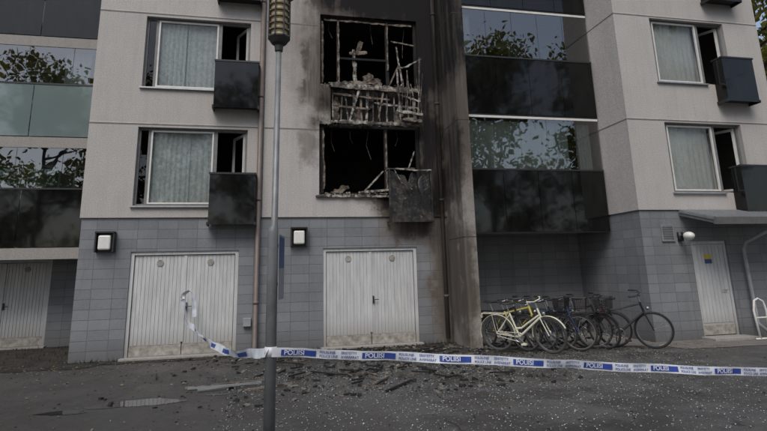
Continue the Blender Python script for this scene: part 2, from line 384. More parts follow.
batten(2.1,3.42,3.0,3.5,YA+.02,.025); batten(2.8,3.45,2.8,4.9,YA+.09,.018,.02,1,12,.7); batten(1.5,3.42,1.9,3.6,YA+.3,.06,.08,1,8,.5)
batten(3.3,4.0,3.45,4.4,YA-.1,.015,.02,0)
for x,z1,l in ((1.5,4.95,.5),(1.95,4.95,.3),(2.4,4.97,.7),(3.1,4.97,.35),(3.4,7.75,.8),(2.5,7.78,.5),(1.45,7.78,.4)):
    a.tube([(x,YA+.25,z1),(x+U(-.06,.06),YA+.25+U(0,.1),z1-l*.5),(x+U(-.1,.1),YA+.3,z1-l)],.006,5,m=1)
for zc,n_ in ((3.36,110),(6.03,110),(5.06,50)):
    for i in range(n_):
        s=U(.012,.045); x=U(1.2,3.66)
        M=Matrix.Translation((x,YA+U(-.06,.14),zc+U(-.03,.05)))@Matrix.Rotation(U(0,3),4,Vector((R1.random(),R1.random(),R1.random())).normalized())
        a.box(-s,s,-s*.6,s*.6,-s*.4,s*.4,0 if R1.random()<.5 else 1,M=M)
batten(1.1,3.325,3.66,3.32,YA-.03,.025,.08,0,30,.35)
a.make('burnt_battens',[ASH,TAN],BLD)
p=MB(); nx,nz=14,14
def wp(i,jz):
    x=2.78+.98*i/nx; t=jz/nz
    top=3.9-.28*max(0,math.sin(i*1.3))*(1 if 2<i<11 else 0)-.12*math.sin(i*2.7)**2
    z=2.7+(top-2.7)*t
    return (x+.02*math.sin(jz*.9),YA-.3-.05*math.sin(i*.5+jz*.4)*t,z)
vs=[wp(i,jz) for i in range(nx+1) for jz in range(nz+1)]
p.add(vs,[(i*(nz+1)+q,(i+1)*(nz+1)+q,(i+1)*(nz+1)+q+1,i*(nz+1)+q+1) for i in range(nx) for q in range(nz)])
p.box(2.76,2.79,YA-.32,YA,2.7,2.74); p.box(3.74,3.77,YA-.32,YA,2.7,2.74)
p.box(2.75,2.79,YA-.33,YA-.29,2.7,3.93); p.box(3.75,3.79,YA-.33,YA-.29,2.68,3.9)
p.make('burnt_french_balcony',BURNT,BLD,smooth=False)
p=MB(); p.tube([(2.76,YA-.3,3.93),(3.1,YA-.31,3.92),(3.4,YA-.33,3.89),(3.78,YA-.3,3.91)],.02); p.tube([(3.78,YA-.3,3.91),(3.78,YA,3.93)],.02); p.tube([(2.76,YA-.3,3.93),(2.76,YA,3.93)],.02)
p.tube([(2.9,YA-.3,3.9),(3.05,YA-.33,3.6),(3.3,YA-.32,3.45)],.012)
p.make('burnt_handrail',ASH,BLD)

# --- glazed balconies (middle)
sl=MB(); pn=MB(); gz=MB(); bw=MB(); bd=MB()
YB=11.45
for k in range(4):
    zb=2.42+2.81*k
    sl.box(4.5,8.08,YB+.04,12.96,zb+.04,zb+.24)
    n=4; X0,X1=4.52,8.05
    for i in range(n):
        xa=X0+(X1-X0)*i/n; xb=X0+(X1-X0)*(i+1)/n
        pn.box(xa+.006,xb-.006,YB-.015,YB,zb,zb+1.43)
    bd.box(X0,X1,YB-.03,YB+.02,zb+1.432,zb+1.47); bd.box(X0,X1,YB+.0,YB+.04,zb-.03,zb-.002)
    if k<3:
        zt=zb+2.81
        for i in range(5):
            xa=X0+(X1-X0)*i/5; xb=X0+(X1-X0)*(i+1)/5
            pane(xa+.004,xb-.004,zb+1.47,zt-.05,YB+.02,gz)
        bd.box(X0,X1,YB+.0,YB+.05,zt-.10,zt-.045,1)
    zf=zb+.24
    bw.wall(4.5,8.08,zf,zb+2.86,12.9,[(4.9,6.6,zf+.8,zf+2.2),(6.9,7.7,zf+.1,zf+2.2)],.1)
    bars(bd,4.9,6.6,zf+.8,zf+2.2,12.93,.06,.05,1); bars(bd,6.9,7.7,zf+.1,zf+2.2,12.93,.08,.05,1)
    bd.box(5.72,5.78,12.94,12.98,zf+.86,zf+2.14,1)
    pane(4.96,6.54,zf+.86,zf+2.14,12.95,gz); pane(6.98,7.62,zf+.18,zf+2.12,12.95,gz)
sl.make('balcony_slabs',ROOMW,BLD); pn.make('balcony_panels',DGLASS,BLD); bd.make('balcony_rails',[DARKM,WHITE],BLD); bw.make('balcony_rear_wall',ROOMW,BLD)
cc=MB(); curtain(cc,4.6,7.3,3.9,5.1,11.65,0,.02,.14); curtain(cc,4.56,4.9,6.72,7.9,11.7,0,.02,.1); curtain(cc,7.6,7.95,3.9,5.1,11.7,1)
cc.make('balcony_curtains',[CURT,CURT2],BLD,smooth=True)
# --- left wing balconies
sl=MB(); pn=MB(); bw=MB(); bd=MB()
YL=14.0
for k,(zb,zt) in enumerate(((2.36,3.70),(5.0,6.31),(7.6,8.95),(10.25,11.6))):
    sl.box(-13,-3.78,YL+.03,15.4,zb-.05,zb+.16)
    sl.box(-13,-3.78,YL-.02,YL+.028,zb-.28,zb-.02)
    for i in range(5):
        xa=-12.9+1.82*i
        pn.box(xa,xa+1.8,YL-.03,YL-.018,zb,zt,1 if k==1 else 0)
    bd.box(-13,-3.78,YL-.045,YL+.0,zt+.002,zt+.04)
    zn=zb+2.36
    for i in range(9):
        xa=-12.9+1.01*i
        pane(xa,xa+1.0,zt+.04,zn,YL+.0,gz)
    bw.wall(-13,-3.7,zb+.16,zb+2.6,15.35,[(-6.9,-5.3,zb+.9,zb+2.2),(-5.0,-4.2,zb+.2,zb+2.2)],.1)
    bars(bd,-6.9,-5.3,zb+.9,zb+2.2,15.37,.07,.05,1); bars(bd,-5.0,-4.2,zb+.2,zb+2.2,15.37,.08,.05,1)
    pane(-6.83,-5.37,zb+.97,zb+2.13,15.4,gz); pane(-4.92,-4.28,zb+.28,zb+2.12,15.4,gz)
    bd.box(-4.2,-4.16,YL+.2,YL+.25,zb+.2,zn,1)
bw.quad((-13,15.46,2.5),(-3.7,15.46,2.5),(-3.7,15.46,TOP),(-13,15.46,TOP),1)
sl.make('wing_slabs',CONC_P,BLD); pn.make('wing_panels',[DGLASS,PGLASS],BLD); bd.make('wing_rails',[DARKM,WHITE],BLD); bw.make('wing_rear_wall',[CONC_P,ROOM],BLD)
cc=MB(); curtain(cc,-6.8,-5.4,5.9,7.2,15.43,0,.01,.14); curtain(cc,-6.8,-5.4,3.3,4.5,15.43,0,.01,.14); curtain(cc,-5.1,-4.5,6.35,7.3,14.3,0,.02,.1); cc.make('wing_curtains',CURT,BLD,smooth=True)
gz.make('balcony_glazing',GLASSB,BLD)

# --- garage doors
g=MB()
def garage(x0,x1,zt,Y):
    y=Y+.1
    g.box(x0+.002,x0+.07,y-.03,y+.06,0,zt-.002,0); g.box(x1-.07,x1-.002,y-.03,y+.06,0,zt-.002,0); g.box(x0+.07,x1-.07,y-.03,y+.06,zt-.07,zt-.002,0)
    xm=(x0+x1)/2
    for a,bq in ((x0+.08,xm-.008),(xm+.008,x1-.08)):
        n=13; wd=(bq-a)/n
        g.box(a,bq,y+.02,y+.05,.04,zt-.08,0)
        for i in range(n): g.box(a+i*wd+.005,a+(i+1)*wd-.005,y+.008,y+.0195,.26,zt-.085,0)
        g.box(a,bq,y-.004,y+.0195,.05,.255,1)
        cx=(a+bq)/2
        g.ring((cx,y-.003,zt-.24),.06,.009,n=20,m=1,flat=.008); g.ring((cx,y-.001,zt-.24),.03,.03,n=20,m=1,flat=.006)
    g.box(xm-.03,xm+.03,y-.012,y+.005,.3,zt-.09,0)
    g.box(xm+.04,xm+.07,y-.03,y+.005,.92,1.08,2); g.tube([(xm+.055,y-.03,1.0),(xm+.055,y-.06,1.0),(xm+.17,y-.06,1.0)],.01,6,m=2)
garage(-2.74,-.56,2.14,YA); garage(1.27,3.45,2.15,YA); garage(-7.4,-5.25,2.12,15.28)
KICK=simple('weathered_kickboard',(.3,.28,.25),.7,var=.4,scale=12)
g.make('garage_doors',[GAR,KICK,DARKM],BLD)
th=MB()
for a,bq,Y in ((-2.74,-.56,YA),(1.27,3.45,YA),(-7.4,-5.25,15.3)): th.box(a-.05,bq+.05,Y-.14,Y+.2,-.02,.045)
th.box(9.25,10.36,YT-.35,YT+.2,-.02,.06)
th.make('thresholds',CONC_P,BLD,bevel=.01)
d=MB(); y=YT+.08
d.box(9.335,9.39,y,y+.09,.06,2.098); d.box(10.22,10.275,y,y+.09,.06,2.098); d.box(9.39,10.22,y,y+.09,2.03,2.098)
d.box(9.395,10.215,y+.025,y+.07,.07,2.025)
for i in range(8): d.box(9.42+i*.097,9.42+i*.097+.085,y+.016,y+.0245,.33,1.98)
d.box(9.40,10.21,y+.01,y+.0245,.08,.28,1)
d.box(9.68,9.86,y+.006,y+.0155,1.70,1.80,3)
d.box(9.68,9.86,y+.006,y+.0155,1.60,1.695,4)
d.tube([(10.12,y+.02,1.02),(10.12,y-.04,1.02),(10.0,y-.04,1.02)],.012,6,m=2)
YEL=simple('yellow_notice',(.55,.4,.04),.5); BLU=simple('blue_notice',(.04,.08,.2),.5)
d.make('entrance_door',[GAR,KICK,METAL,YEL,BLU],BLD)
cn=MB()
Mc=Matrix.Translation((0,YT,2.76))@Matrix.Rotation(math.radians(15),4,'X')
cn.box(9.1,12.1,-1.0,-.01,-.02,.03,0,M=Mc)
for i in range(31): cn.box(9.12+i*.098,9.15+i*.098,-.98,-.03,.031,.05,0,M=Mc)
for x in (9.12,9.7,10.3,10.9,11.5,12.05): cn.box(x,x+.05,-.98,-.01,-.09,-.021,1,M=Mc)
cn.box(9.08,12.12,-1.06,-1.003,-.1,.05,1,M=Mc)
cn.make('entrance_canopy',[METAL,FRAMEG],BLD)
pp=MB()
pp.tube([(10.6,YT-.95,2.42),(10.6,YT-.93,2.32),(10.58,YT-.2,2.05),(10.6,YT-.08,1.9),(10.64,YT-.08,.3),(10.72,YT-.25,.12)],.042,10)
pp.make('canopy_downpipe',PIPEG,BLD,smooth=True)
v=MB(); bars(v,8.59,8.92,2.1,2.46,YT-.0,.03,.04)
for i in range(8): v.box(8.62,8.89,YT+.005,YT+.03,2.14+i*.038,2.158+i*.038)
v.make('wall_vent',METAL,BLD)
pp=MB(); pp.tube([(-.17,YA-.08,TOP),(-.17,YA-.08,.15),(-.17,YA-.14,.05)],.055,12)
for z in (1.0,3.2,5.6,8.0): pp.tube([(-.17,YA-.08,z),(-.17,YA-.08,z+.06)],.064,12)
pp.make('drainpipe',PIPE,BLD,smooth=True)
pp=MB(); pp.tube([(4.08,YA-.1,TOP),(4.08,YA-.1,.1)],.05,12)
for z in (1.0,3.2,5.6,8.0): pp.tube([(4.08,YA-.1,z),(4.08,YA-.1,z+.06)],.058,12)
SPIPE=concrete('sooty_pipe',(.26,.23,.21),.85,False); pp.make('sooty_drainpipe',SPIPE,BLD,smooth=True)
e=MB(); e.box(-.42,-.26,YA-.06,YA+.03,.55,.72); e.box(.05,.12,YA-.03,YA+.03,.6,.75); e.make('junction_box',PIPEG,BLD,bevel=.008)
def wall_lamp(x,z,Y,s=1.):
    L=empty('wall_lamp'); m=MB()
    m.box(x-.2*s,x+.2*s,Y-.03,Y+.03,z-.22*s,z+.22*s,0)
    m.box(x-.2*s,x-.17*s,Y-.16,Y-.03,z-.22*s,z+.22*s,0); m.box(x+.17*s,x+.2*s,Y-.16,Y-.03,z-.22*s,z+.22*s,0); m.box(x-.2*s,x+.2*s,Y-.18,Y-.03,z+.2*s,z+.235*s,0)
    m.make('housing',DARKM,L)
    m=MB(); m.box(x-.13*s,x+.13*s,Y-.17,Y-.035,z-.17*s,z+.15*s,0); m.make('diffuser',OPAL,L,bevel=.03)
wall_lamp(-3.23,2.34,YA+.03,.92); wall_lamp(.73,2.4,YA+.03,.92); wall_lamp(-4.75,2.45,15.28)
L=empty('wall_lamp'); m=MB(); m.box(9.0,9.1,YT-.04,YT+.03,2.1,2.3,0); m.tube([(9.05,YT-.02,2.2),(9.05,YT-.2,2.22)],.03,8,m=0); m.sphere((9.05,YT-.26,2.2),(.11,.13,.09),m=1); m.make('bulkhead',[DARKM,OPAL],L,smooth=True)

# ------------------------------------------------------------------ GROUND
def asphalt():
    k=NT('asphalt'); fine=k.noise(90,3,.8); med=k.noise(9,5,.6); big=k.noise(.35,5,.6); pat=k.noise(.9,7,.7); pat2=k.noise(2.6,6,.7)
    c=k.mix(k.mr(fine,.4,.62),(.033,.032,.031),(.135,.131,.126))
    c=k.mix(k.mr(pat,.44,.56,0,.7),c,(.038,.034,.03))
    c=k.mix(k.mr(pat2,.52,.66,0,.4),c,(.12,.11,.098))
    c=k.mix(k.mr(big,.4,.65,0,.35),c,(.1,.096,.09))
    vor=k.n('TexVoronoi',{'Vector':k.P,'Scale':70.}).outputs['Distance']
    c=k.mix(k.mr(vor,.22,.1,0,.4),c,(.21,.205,.195))
    wv=k.n('VectorMath',{0:k.P,1:k.n('VectorMath',{0:k.n('TexNoise',{'Vector':k.P,'Scale':1.5,'Detail':5.}).outputs['Color'],1:(.9,.9,.9)},operation='MULTIPLY').outputs[0]},operation='ADD').outputs[0]
    cr=k.n('TexVoronoi',{'Vector':wv,'Scale':.3},feature='DISTANCE_TO_EDGE').outputs['Distance']
    c=k.mix(k.math('MULTIPLY',k.mr(cr,.0015,.006,.8,0),k.mr(pat2,.4,.55)),c,(.015,.014,.013))
    # soot and extinguishing water residue around the burnt bay
    q=k.n('VectorMath',{0:k.P,1:(2.6,11.6,0)},operation='SUBTRACT').outputs[0]
    q=k.n('VectorMath',{0:q,1:(.28,.3,0)},operation='MULTIPLY').outputs[0]
    l=k.math('ADD',k.n('VectorMath',{0:q},operation='LENGTH').outputs['Value'],k.math('MULTIPLY',pat,1.2))
    res=k.mr(l,1.75,.9,0,.75,True); c=k.mix(res,c,(.02,.019,.018))
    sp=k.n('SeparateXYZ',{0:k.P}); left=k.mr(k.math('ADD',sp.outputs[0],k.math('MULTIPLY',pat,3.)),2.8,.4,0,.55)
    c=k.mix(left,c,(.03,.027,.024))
    k.bsdf(c,k.mr(pat,.42,.56,.85,.36),0,k.bump(k.math('ADD',fine,k.math('MULTIPLY',med,.6)),.7,.012),.5); return k.m
ASPH=asphalt()
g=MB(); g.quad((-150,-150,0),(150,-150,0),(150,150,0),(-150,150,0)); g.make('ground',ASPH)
def gravel():
    k=NT('gravel_soil'); f=k.noise(60,4,.8); m=k.noise(3,5)
    c=k.mix(k.mr(f,.4,.6),(.02,.018,.015),(.11,.1,.088)); c=k.mix(k.mr(m,.4,.6,0,.7),c,(.03,.028,.023))
    k.bsdf(c,.95,0,k.bump(f,1.,.03),.2); return k.m
def strip(name,pts,z,mat,jit=.08,step=.15):
    out=[]
    for i in range(len(pts)):
        a=Vector((*pts[i],0)); b_=Vector((*pts[(i+1)%len(pts)],0)); n=max(1,int((b_-a).length/step))
        for q in range(n):
            p=a.lerp(b_,q/n); out.append((p.x+random.uniform(-jit,jit),p.y+random.uniform(-jit,jit),z))
    m=MB(); m.add(out,[tuple(range(len(out)))]); return m.make(name,mat)
strip('gravel_strip',[(-13,11.6),(-3.2,11.45),(-2.9,11.75),(-.4,11.75),(-.2,11.4),(4.1,11.2),(4.1,12.3),(-3.6,12.3),(-3.6,15.4),(-13,15.4)],.006,gravel())
def pave():
    k=NT('paving'); b=k.n('TexBrick',{'Vector':k.P,'Color1':(.2,.18,.16,1),'Color2':(.16,.145,.13,1),'Mortar':(.06,.055,.05,1),'Scale':1.,'Mortar Size':.008,'Brick Width':.3,'Row Height':.3},offset=0.)
    n=k.noise(30,4,.7); c=k.mix(k.mr(n,.35,.7,0,.6),b.outputs['Color'],(.08,.072,.065))
    k.bsdf(c,.85,0,k.bump(n,.4)); return k.m
strip('paved_apron',[(8.0,9.45),(12.5,9.0),(12.5,10.5),(8.1,10.5),(8.1,13),(4.5,13),(4.5,10.9),(7.9,10.0)],.007,pave(),.03,.3)
k=NT('puddle_water'); k.bsdf((.03,.028,.026),.04,0,k.bump(k.noise(6,2),.05,.01),.5)
def pud(name,cx,cy,rx,ry,seed):
    r=random.Random(seed); ph=[r.uniform(0,6.28) for _ in range(5)]; vs=[]
    for i in range(72):
        t=6.2832*i/72; f=1+.16*math.sin(2*t+ph[0])+.12*math.sin(3*t+ph[1])+.08*math.sin(5*t+ph[2])+.05*math.sin(9*t+ph[3])+.03*math.sin(15*t+ph[4])
        vs.append((cx+rx*f*math.cos(t),cy+ry*f*math.sin(t),.005))
    m=MB(); m.add(vs,[tuple(range(72))]); m.make(name,k.m)
pud('puddle',-1.6,8.1,.5,.24,3); pud('puddle',-2.4,7.85,.3,.1,5); pud('puddle',-.6,8.3,.16,.05,9)
# ------------------------------------------------------------------ DEBRIS
deb=MB(); R2=random.Random(11)
def chunk(mb,x,y,s,m=0,flat=.4):
    M=Matrix.Translation((x,y,s*flat*.6))@Matrix.Rotation(R2.uniform(0,6),4,'Z')@Matrix.Rotation(R2.uniform(-.5,.5),4,'X')@Matrix.Rotation(R2.uniform(-.4,.4),4,'Y')
    n=R2.randint(4,6); vs=[];k=[R2.uniform(.5,1.1) for _ in range(n)]
    for h in (-flat,flat):
        for i in range(n):
            t=6.283*i/n; vs.append(M@Vector((s*k[i]*math.cos(t)*1.4,s*k[i]*math.sin(t),s*h*R2.uniform(.6,1))))
    mb.add(vs,[tuple(range(n))[::-1],tuple(range(n,2*n))]+[(i,(i+1)%n,n+(i+1)%n,n+i) for i in range(n)],m)
for i in range(2500):
    x=R2.gauss(2.2,1.8); yy=R2.uniform(7.4,12.1) if R2.random()<.6 else 12.1-abs(R2.gauss(0,.7))
    if -2.2<x<5.2 and yy>7: chunk(deb,x,yy,R2.choice((.008,.008,.012,.012,.015,.02,.03,.045)),R2.choice((0,0,0,0,1,2)),.35)
for i in range(1500):
    chunk(deb,R2.uniform(-6,10),R2.uniform(5.2,11.5),R2.choice((.005,.006,.009,.012,.016)),R2.choice((0,0,2,2,1)),.35)
def stick(x,y,l,w,a,m=0,z=.02):
    M=Matrix.Translation((x,y,z))@Matrix.Rotation(a,4,'Z')@Matrix.Rotation(R2.uniform(-.03,.03),4,'Y')
    deb.box(-l/2,l/2,-w/2,w/2,-.012,.012,m,M=M)
for i in range(110): stick(R2.gauss(2.2,1.4),R2.uniform(8.2,11.8),R2.uniform(.08,.45),R2.uniform(.008,.028),R2.uniform(0,3.1),R2.choice((0,0,0,1)),.02+R2.random()*.03)
stick(-.55,8.75,1.0,.035,.12,3,.03); stick(-.45,8.6,.9,.03,.22,3,.05); stick(-.7,8.9,.8,.03,.05,1,.02); stick(.1,8.5,.7,.03,.3,1,.02); stick(-.3,8.95,.9,.03,.18,2,.025)
stick(1.75,8.4,.5,.05,1.0,1,.03); stick(1.9,7.9,.7,.04,.8,0,.03)
deb.make('burnt_debris',[CHAR,TAN,simple('rubble',(.13,.12,.105),.9,var=.4),METAL])
gs=MB()
for i in range(12000):
    if R2.random()<.75: x=R2.uniform(-.5,7.5); yy=R2.uniform(4.9,10.2)
    else: x=R2.gauss(3,1.4); yy=R2.gauss(8.6,1.4)
    if yy>12 or x>8: continue
    s=R2.uniform(.003,.011); t=R2.uniform(0,6.28); zt=.006+R2.random()*.012
    vs=[(x+s*math.cos(t+q)*R2.uniform(.6,1.3),yy+s*math.sin(t+q)*R2.uniform(.6,1.3),zt+R2.uniform(-.004,.006)) for q in (0,2.1,4.2)]
    gs.add(vs,[(0,1,2)])
k=NT('broken_glass'); k.bsdf((.5,.55,.55),.08,0,None,1.); gs.make('glass_shards',k.m)
lf=MB()
for i in range(2200):
    x=R2.uniform(-9,9); yy=(11.7 if x<-3.8 else 11.6)+R2.gauss(-.2,.6) if x<4.4 else R2.uniform(8.8,10.3)
    if i%5==0: x,yy=R2.uniform(-7,9),R2.uniform(5,11)
    s=R2.uniform(.01,.026); t=R2.uniform(0,6.28)
    vs=[(x+s*math.cos(t+q),yy+s*.6*math.sin(t+q),.012+R2.uniform(0,.015)) for q in (0,1.57,3.14,4.71)]
    lf.add(vs,[(0,1,2,3)])
lf.make('leaf_litter',simple('dry_leaf',(.13,.105,.055),.8,var=.5,scale=3))
wd_=MB()
for i in range(1400):
    if R2.random()<.6: x=R2.uniform(-3.7,4.0); yy=12.16-abs(R2.gauss(0,.05))
    else: x=R2.uniform(-9,-3.8); yy=R2.uniform(12.5,15.2)
    if -2.8<x<-.5 or 1.2<x<3.5: continue
    if R2.random()<.5: continue
    h=R2.uniform(.03,.12); t=R2.uniform(0,6.28); dx,dy=math.cos(t)*.01,math.sin(t)*.01
    wd_.add([(x-dx,yy-dy,0),(x+dx,yy+dy,0),(x+R2.uniform(-.05,.05),yy+R2.uniform(-.06,.0),h)],[(0,1,2)])
wd_.make('weeds',simple('weed_green',(.05,.07,.03),.7,var=.4,scale=4))

# ------------------------------------------------------------------ STREET LAMP
SL=empty('street_lamp',(0.07,5.2,0))
POLE=simple('pole_paint',(.2,.205,.21),.5,.3,var=.25,scale=5)
m=MB(); m.tube([(0,0,-.05),(0,0,1.98),(0,0,2.02),(0.01,0,2.06),(.02,0,3.9)],[.052,.048,.048,.031,.027],20)
m.tube([(0,0,-.02),(0,0,.05)],.11,16); m.make('pole',POLE,SL,smooth=True)
m=MB(); X=.02
m.tube([(X,0,3.82),(X,0,3.88),(X,0,3.9),(X,0,3.955),(X,0,3.97)],[.04,.045,.075,.112,.112],24,m=0)
m.tube([(X,0,3.972),(X,0,4.44)],[.082,.09],24,m=1)
for i in range(6):
    z=4.03+i*.07; m.tube([(X,0,z),(X,0,z+.022),(X,0,z+.028)],[.112,.093,.092],24,m=2)
for i in range(8):
    t=math.pi/8+i*math.pi/4; m.tube([(X+.114*math.cos(t),.114*math.sin(t),3.96),(X+.114*math.cos(t),.114*math.sin(t),4.46)],.008,6,m=0)
m.tube([(X,0,4.44),(X,0,4.47),(X,0,4.56),(X,0,4.6)],[.16,.16,.08,.02],24,m=0)
BRASS=simple('lamp_louvre',(.2,.15,.085),.5,.2)
m.make('lantern',[simple('lantern_dark',(.035,.033,.03),.5),simple('lamp_lens',(.72,.62,.4),.3),BRASS],SL,smooth=False)
Ms=Matrix.Translation((.056,.0,0))@Matrix.Rotation(math.radians(-10),4,'Z')
m=MB(); m.box(.0,.004,-.02,.34,1.37,1.97,0,M=Ms); m.box(.0045,.007,0.0,.32,1.66,1.95,1,M=Ms); m.box(-.003,-.0005,0.,.32,1.78,1.94,1,M=Ms); m.box(-.003,-.0005,0.,.32,1.42,1.52,2,M=Ms)
m.box(-.0,.056,-.012,.03,1.5,1.53,3); m.box(-.0,.056,-.012,.03,1.85,1.88,3)
m.make('sign_plate',[PIPEG,BLU,YEL,DARKM],SL)

# ------------------------------------------------------------------ POLICE TAPE
PT=empty('police_tape')
def catmull(P,n=14):
    P=[Vector(p) for p in P]; P=[P[0]*2-P[1]]+P+[P[-1]*2-P[-2]]; out=[]
    for i in range(1,len(P)-2):
        for q in range(n):
            t=q/n; a,b_,c,d_=P[i-1],P[i],P[i+1],P[i+2]
            out.append(.5*((2*b_)+(-a+c)*t+(2*a-5*b_+4*c-d_)*t*t+(-a+3*b_-3*c+d_)*t**3))
    out.append(P[-2]); return out
class Ribbon:
    def __init__(s,P,tw,W=.082,n=14):
        s.c=catmull(P,n); s.W=W; s.l=[0]
        for a,b_ in zip(s.c,s.c[1:]): s.l.append(s.l[-1]+(b_-a).length)
        s.tw=tw
    def at(s,d):
        import bisect
        i=min(max(bisect.bisect_right(s.l,d)-1,0),len(s.c)-2)
        t=(d-s.l[i])/(s.l[i+1]-s.l[i]); p=s.c[i].lerp(s.c[i+1],t); T=(s.c[i+1]-s.c[i]).normalized()
        up=(Vector((0,0,1))-T*T.z).normalized(); N=T.cross(up).normalized()
        if N.y>0: N=-N
        a=s.tw(d/s.l[-1]); U=up*math.cos(a)+N*math.sin(a); NN=N*math.cos(a)-up*math.sin(a)
        p=p+NN*(.004*math.sin(d*17)+.003*math.sin(d*41))+U*.004*math.sin(d*7)
        return p,T,U,NN
    def mesh(s,name,mat):
        m=MB(); L=s.l[-1]; n=int(L/.03); vs=[]
        for i in range(n+1):
            p,T,U,N=s.at(L*i/n)
            for w_ in (-.5,-.17,.17,.5): vs.append(p+U*s.W*w_+N*(.003*math.sin(i*.35+w_*5)))
        m.add(vs,[(i*4+q,(i+1)*4+q,(i+1)*4+q+1,i*4+q+1) for i in range(n) for q in range(3)])
        return m.make(name,mat,PT,smooth=True)
    def text(s,txt,d0,size,voff,mat,sx=1.,name='print'):
        cu_=bpy.data.curves.new('t','FONT'); cu_.body=txt; cu_.size=size; cu_.align_y='CENTER'; cu_.offset=size*.012
        o=bpy.data.objects.new('t',cu_); COL.objects.link(o); bpy.context.view_layer.update()
        me=bpy.data.meshes.new_from_object(o.evaluated_get(bpy.context.evaluated_depsgraph_get()))
        bpy.data.objects.remove(o)
        mx=max(v_.co.x for v_ in me.vertices)*sx
        for v_ in me.vertices:
            p,T,U,N=s.at(d0+v_.co.x*sx)
            v_.co=p+U*(v_.co.y+voff)+N*.0065
        me.materials.clear(); me.materials.append(mat); ob=bpy.data.objects.new(name,me); COL.objects.link(ob); ob.parent=PT
        return mx
    def band(s,d0,d1,h,voff,mat,off=.005):
        m=MB(); n=12; vs=[]
        for i in range(n+1):
            p,T,U,N=s.at(d0+(d1-d0)*i/n); vs+=[p+U*(voff-h/2)+N*off,p+U*(voff+h/2)+N*off]
        m.add(vs,[(2*i,2*i+2,2*i+3,2*i+1) for i in range(n)]); m.make('blue_band',mat,PT)
TAPE=simple('tape_plastic',(.6,.63,.68),.35,var=.08,scale=3)
TBLUE=simple('tape_blue',(.03,.06,.28),.4,var=.05); TWH=simple('tape_white_ink',(.7,.72,.75),.4,var=.03)
rb=Ribbon([(.08,5.13,.93),(1.3,5.08,.83),(2.7,5.03,.70),(3.9,5.0,.585),(5.17,4.97,.485),(6.5,4.95,.47),(8.5,4.95,.62)],lambda t:.2*math.sin(t*23)+.12*math.sin(t*61))
rb.mesh('ribbon',TAPE)
dd=.08
while dd<rb.l[-1]-1.3:
    rb.band(dd,dd+.31,.05,0,TBLUE); w_=rb.text('POLIISI',dd+.025,.058,0,TWH,1.04); dd+=.34
    w_=rb.text('POLISLINJE',dd,.03,.018,TBLUE); w2=rb.text('POLICE LINE',dd,.03,-.018,TBLUE); dd+=max(w_,w2)+.03
    w_=rb.text('ERISTETTY',dd,.03,.018,TBLUE); w2=rb.text('AVSPÄRRAT',dd,.03,-.018,TBLUE); dd+=max(w_,w2)+.03
rb2=Ribbon([(-1.60,12.12,1.05),(-1.55,11.9,.95),(-1.45,11.3,.78),(-1.2,10.3,.74),(-.8,8.6,.68),(-.35,6.7,.74),(-.12,5.8,.84),(.04,5.14,.93)],lambda t:.5*math.sin(t*17)+(.9 if .25<t<.5 else 0)*math.sin((t-.25)*12.56),.09)
rb2.mesh('loose_end',TAPE)
dd=2.2
while dd<rb2.l[-1]-.5:
    rb2.band(dd,dd+.4,.045,0,TBLUE); dd+=.95
rb3=Ribbon([(-1.60,12.1,1.0),(-1.64,12.06,1.2),(-1.5,12.03,1.32),(-1.42,12.0,1.15),(-1.38,11.98,.8)],lambda t:t*3); rb3.mesh('knot_tail',TAPE)
kn=MB(); kn.tube([(.07,5.2,.885),(.07,5.2,.97)],.054,16); kn.make('wrap',TAPE,PT,smooth=True)
bp=empty('barrier_post',(8.5,4.95,0)); m=MB(); m.tube([(0,0,0),(0,0,.95)],.035,12); m.sphere((0,0,.95),(.045,.045,.04)); m.tube([(0,0,0),(0,0,.03)],.16,20); m.make('post',POLE,bp,smooth=True)

